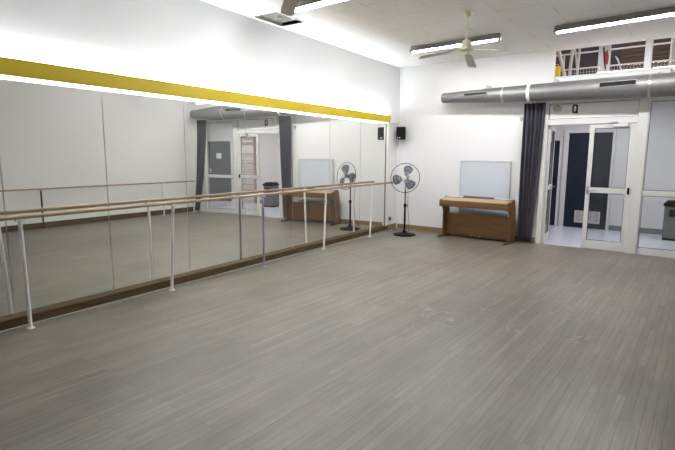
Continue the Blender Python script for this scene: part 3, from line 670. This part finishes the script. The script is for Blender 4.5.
# ================================================================ AIR DUCT
DO = 0.30
prof = [(1.115, 0.045), (1.12, 0.086), (1.14, 0.092), (1.50, 0.104), (1.92, 0.118), (2.2, 0.128), (2.60, 0.136), (3.3, 0.152), (4.3, 0.168), (4.8, 0.170), (5.0, 0.155), (5.3, 0.130), (5.60, 0.108), (5.62, 0.05)]
def dz(s): return 2.640-0.008*(s-1.1)*1.4 if s < 4.6 else 2.601
def drad(s):
    for (a0, r0), (a1, r1) in zip(prof[1:], prof[2:]):
        if a0 <= s <= a1: return r0+(r1-r0)*(s-a0)/(a1-a0)
    return 0.1
du = thing('air_duct', 'long galvanised ventilation duct tapering leftward across the back wall', 'air duct', BL, A)
MB().tube([(s, -DO, dz(s)) for s, r in prof], [r for s, r in prof], 36).build('duct_tube', 'duct', du)
for s_, m_, w_ in ((2.28, 'steel', 0.03), (2.72, 'white', 0.05), (4.46, 'steel', 0.03), (4.56, 'duct', 0.02), (1.95, 'duct', 0.02)):
    r_ = drad(s_)
    o = MB().tube([(s_-w_/2, -DO, dz(s_)), (s_-w_/2, -DO, dz(s_)), (s_+w_/2, -DO, dz(s_)), (s_+w_/2, -DO, dz(s_))], [r_+0.001, r_+0.007, r_+0.007, r_+0.001], 36) if False else MB().tube([(s_-w_/2, -DO, dz(s_)), (s_+w_/2, -DO, dz(s_))], r_+0.007, 36)
    o.build('joint_ring', m_, du)
for s0, s1, h_ in ((1.58, 2.02, 0.055), (3.80, 4.30, 0.085)):
    sm_ = (s0+s1)/2; r_ = drad(sm_); an = radians(14)
    Mx = Matrix.Translation((sm_, -DO, dz(sm_))) @ Matrix.Rotation(-an, 4, 'X') @ Matrix.Translation((0, -r_, 0)) @ Matrix.Rotation((-0.034), 4, 'Z')
    t = MB(); L_ = (s1-s0)/2
    for q in ((-L_, L_, -0.012, 0.012, h_/2-0.008, h_/2), (-L_, L_, -0.012, 0.012, -h_/2, -h_/2+0.008), (-L_, -L_+0.008, -0.012, 0.012, -h_/2, h_/2), (L_-0.008, L_, -0.012, 0.012, -h_/2, h_/2)): t.box(*q, mtx=Mx)
    fr = t.build('grille_frame', 'duct', du)
    t = MB(); t.box(-L_+0.008, L_-0.008, -0.007, 0.008, -h_/2+0.008, h_/2-0.008, mtx=Mx); t.build('grille_recess', 'dark', fr)
    t = MB()
    for k in range(18): x = -L_+0.02+k*(2*L_-0.04)/17; t.box(x-0.002, x+0.002, -0.011, -0.006, -h_/2+0.008, h_/2-0.008, mtx=Mx)
    t.build('grille_fins', 'dgrey', fr)
for s_ in (1.95, 3.1, 4.7):
    t = MB(); t.tube([(s_, -DO, dz(s_)+drad(s_)-0.01), (s_, -DO+0.02, dz(s_)+drad(s_)+0.06), (s_, 0, dz(s_)+drad(s_)+0.06)], 0.008, 8); t.build('hanger', 'steel', du)

# ================================================================ CEILING LIGHTS
def clight(label, x, y, L_=1.5, rot=A-0.03):
    t = thing('ceiling_light', label, 'ceiling light', (x, y, H), rot, 'long fluorescent battens on the ceiling')
    MB().prism([(-0.03, 0.0), (0.03, 0.0), (0.03, -0.02), (0.075, -0.088), (0.071, -0.090), (0.028, -0.035), (-0.028, -0.035), (-0.071, -0.090), (-0.075, -0.088), (-0.03, -0.02)], -L_/2, L_/2, 'x').build('housing', 'housing', t, bevel=0.002)
    MB().tube([(-L_/2+0.03, 0, -0.078), (-L_/2+0.03, 0, -0.078), (L_/2-0.03, 0, -0.078)][1:], 0.022, 14).build('tube', 'tube', t)
    for sx in (-1, 1):
        MB().box(sx*L_/2-0.015-sx*0.015, sx*L_/2+0.015-sx*0.015, -0.03, 0.03, -0.104, -0.03).build('end_cap', 'housing', t, bevel=0.004)
    return t
clight('fluorescent ceiling batten behind the far ceiling fan', 1.78, 7.60)
clight('fluorescent ceiling batten in front of the high windows at the right', 4.02, 7.46, rot=-0.145)
clight('fluorescent ceiling batten at the top edge near the ceiling vent', 1.60, 4.70, 1.55)

# ================================================================ CEILING FANS
def cfan(label, x, y, rot, Z=2.93, droop=0.13, R=0.62):
    t = thing('ceiling_fan', label, 'ceiling fan', (x, y, H), rot)
    MB().lathe([(0.060, 0), (0.062, -0.015), (0.050, -0.05), (0.030, -0.065), (0.018, -0.07)], 24).build('canopy', 'cream', t)
    MB().tube([(0, 0, -0.06), (0, 0, Z-H+0.05)], 0.011, 12).build('rod', 'cream', t)
    zc = Z-H
    MB().lathe([(0.015, zc+0.085), (0.045, zc+0.075), (0.066, zc+0.035), (0.075, zc-0.005), (0.098, zc-0.018), (0.100, zc-0.045), (0.07, zc-0.058), (0.02, zc-0.064)], 32).build('motor', 'cream', t)
    for k in range(3):
        a = pi/2+k*2*pi/3; Mx = Matrix.Rotation(a, 4, 'Z') @ Matrix.Translation((0.06, 0, zc-0.035)) @ Matrix.Rotation(math.asin(droop/R), 4, 'Y') @ Matrix.Rotation(radians(9), 4, 'X')
        bl = MB().prism([(0.12, -0.040), (0.16, -0.055), (0.50, -0.062), (0.555, -0.055), (0.565, -0.03), (0.565, 0.03), (0.555, 0.055), (0.50, 0.062), (0.16, 0.055), (0.12, 0.040)], -0.003, 0.003, 'z', Mx)
        o = bl.build('blade', 'fblade', t)
        MB().prism([(0.0, -0.018), (0.10, -0.014), (0.17, -0.03), (0.17, 0.03), (0.10, 0.014), (0.0, 0.018)], 0.003, 0.008, 'z', Mx).build('blade_iron', 'cream', o)
    return t
cfan('cream three-bladed ceiling fan in front of the far ceiling light', 2.49, 6.22, radians(11))
cfan('nearer ceiling fan with one blade tip showing at the top edge', 2.265, 3.09, radians(49), 2.93, 0.115)

# ceiling vent
cvn = thing('ceiling_vent', 'square ceiling vent with a dark recess beside the left wall', 'vent', (0.265, 5.19, H))
hx, hy = 0.195, 0.29
t = MB(); t.box(-hx-0.02, -hx, -hy-0.02, hy+0.02, -0.008, 0.004); t.box(hx, hx+0.02, -hy-0.02, hy+0.02, -0.008, 0.004); t.box(-hx, hx, -hy-0.02, -hy, -0.008, 0.004); t.box(-hx, hx, hy, hy+0.02, -0.008, 0.004)
t.build('frame', 'white', cvn)
t = MB(); t.box(-hx-0.01, -hx, -hy, hy, 0, 0.05); t.box(hx, hx+0.01, -hy, hy, 0, 0.05); t.box(-hx, hx, -hy-0.01, -hy, 0, 0.05); t.box(-hx, hx, hy, hy+0.01, 0, 0.05); t.box(-hx, hx, -hy, hy, 0.045, 0.05)
t.build('shaft', 'void', cvn, smooth=False)
MB().box(-0.06, 0.0, 0.02, 0.06, 0.02, 0.045).build('clip', 'steel', cvn)

# ================================================================ LIGHTS
def area(name, loc, size, power, col, rot=(0, 0, 0)):
    l = bpy.data.lights.new(name, 'AREA'); l.shape = 'RECTANGLE'; l.size, l.size_y = size; l.energy = power; l.color = col
    o = bpy.data.objects.new(name, l); COL.objects.link(o); o.location = loc; o.rotation_euler = rot; return o
area('hallway_light', W(3.6, -1.3, 2.60), (1.6, 0.5), 10, (0.95, 0.96, 1.0), (0, 0, A))
area('hallway_light', W(6.6, -1.3, 2.60), (1.6, 0.5), 13, (1.0, 0.97, 0.93), (0, 0, A))
area('gallery_light', W(4.0, -1.4, 5.15), (2.5, 1.2), 48, (1.0, 0.92, 0.88), (0, 0, A))

wd = bpy.data.worlds.new('world'); SC.world = wd; wd.use_nodes = True
wd.node_tree.nodes['Background'].inputs[0].default_value = (0.5, 0.52, 0.55, 1); wd.node_tree.nodes['Background'].inputs[1].default_value = 0.05

# ================================================================ CAMERA
F_, YAW, PIT, ROL = 482.4, 0.591, 0.143, 0.005
cam = bpy.data.cameras.new('camera'); co = bpy.data.objects.new('camera', cam); COL.objects.link(co)
cam.sensor_width = 36; cam.lens = F_/675*36; cam.clip_end = 100
fw = Vector((-sin(YAW)*cos(PIT), cos(YAW)*cos(PIT), -sin(PIT))); rt = Vector((cos(YAW), sin(YAW), 0)); up = rt.cross(fw)
r2 = rt*cos(ROL)+up*sin(ROL); u2 = -rt*sin(ROL)+up*cos(ROL)
mw = Matrix((( r2.x, u2.x, -fw.x, 4.702), (r2.y, u2.y, -fw.y, 0.0), (r2.z, u2.z, -fw.z, 1.55), (0, 0, 0, 1)))
co.matrix_world = mw
SC.camera = co
SC.view_settings.view_transform = 'Standard'; SC.view_settings.look = 'None'; SC.view_settings.exposure = 1.58
SC.cycles.max_bounces = 12; SC.cycles.diffuse_bounces = 6; SC.cycles.glossy_bounces = 6; SC.cycles.transparent_max_bounces = 12
SC.cycles.sample_clamp_indirect = 6.0
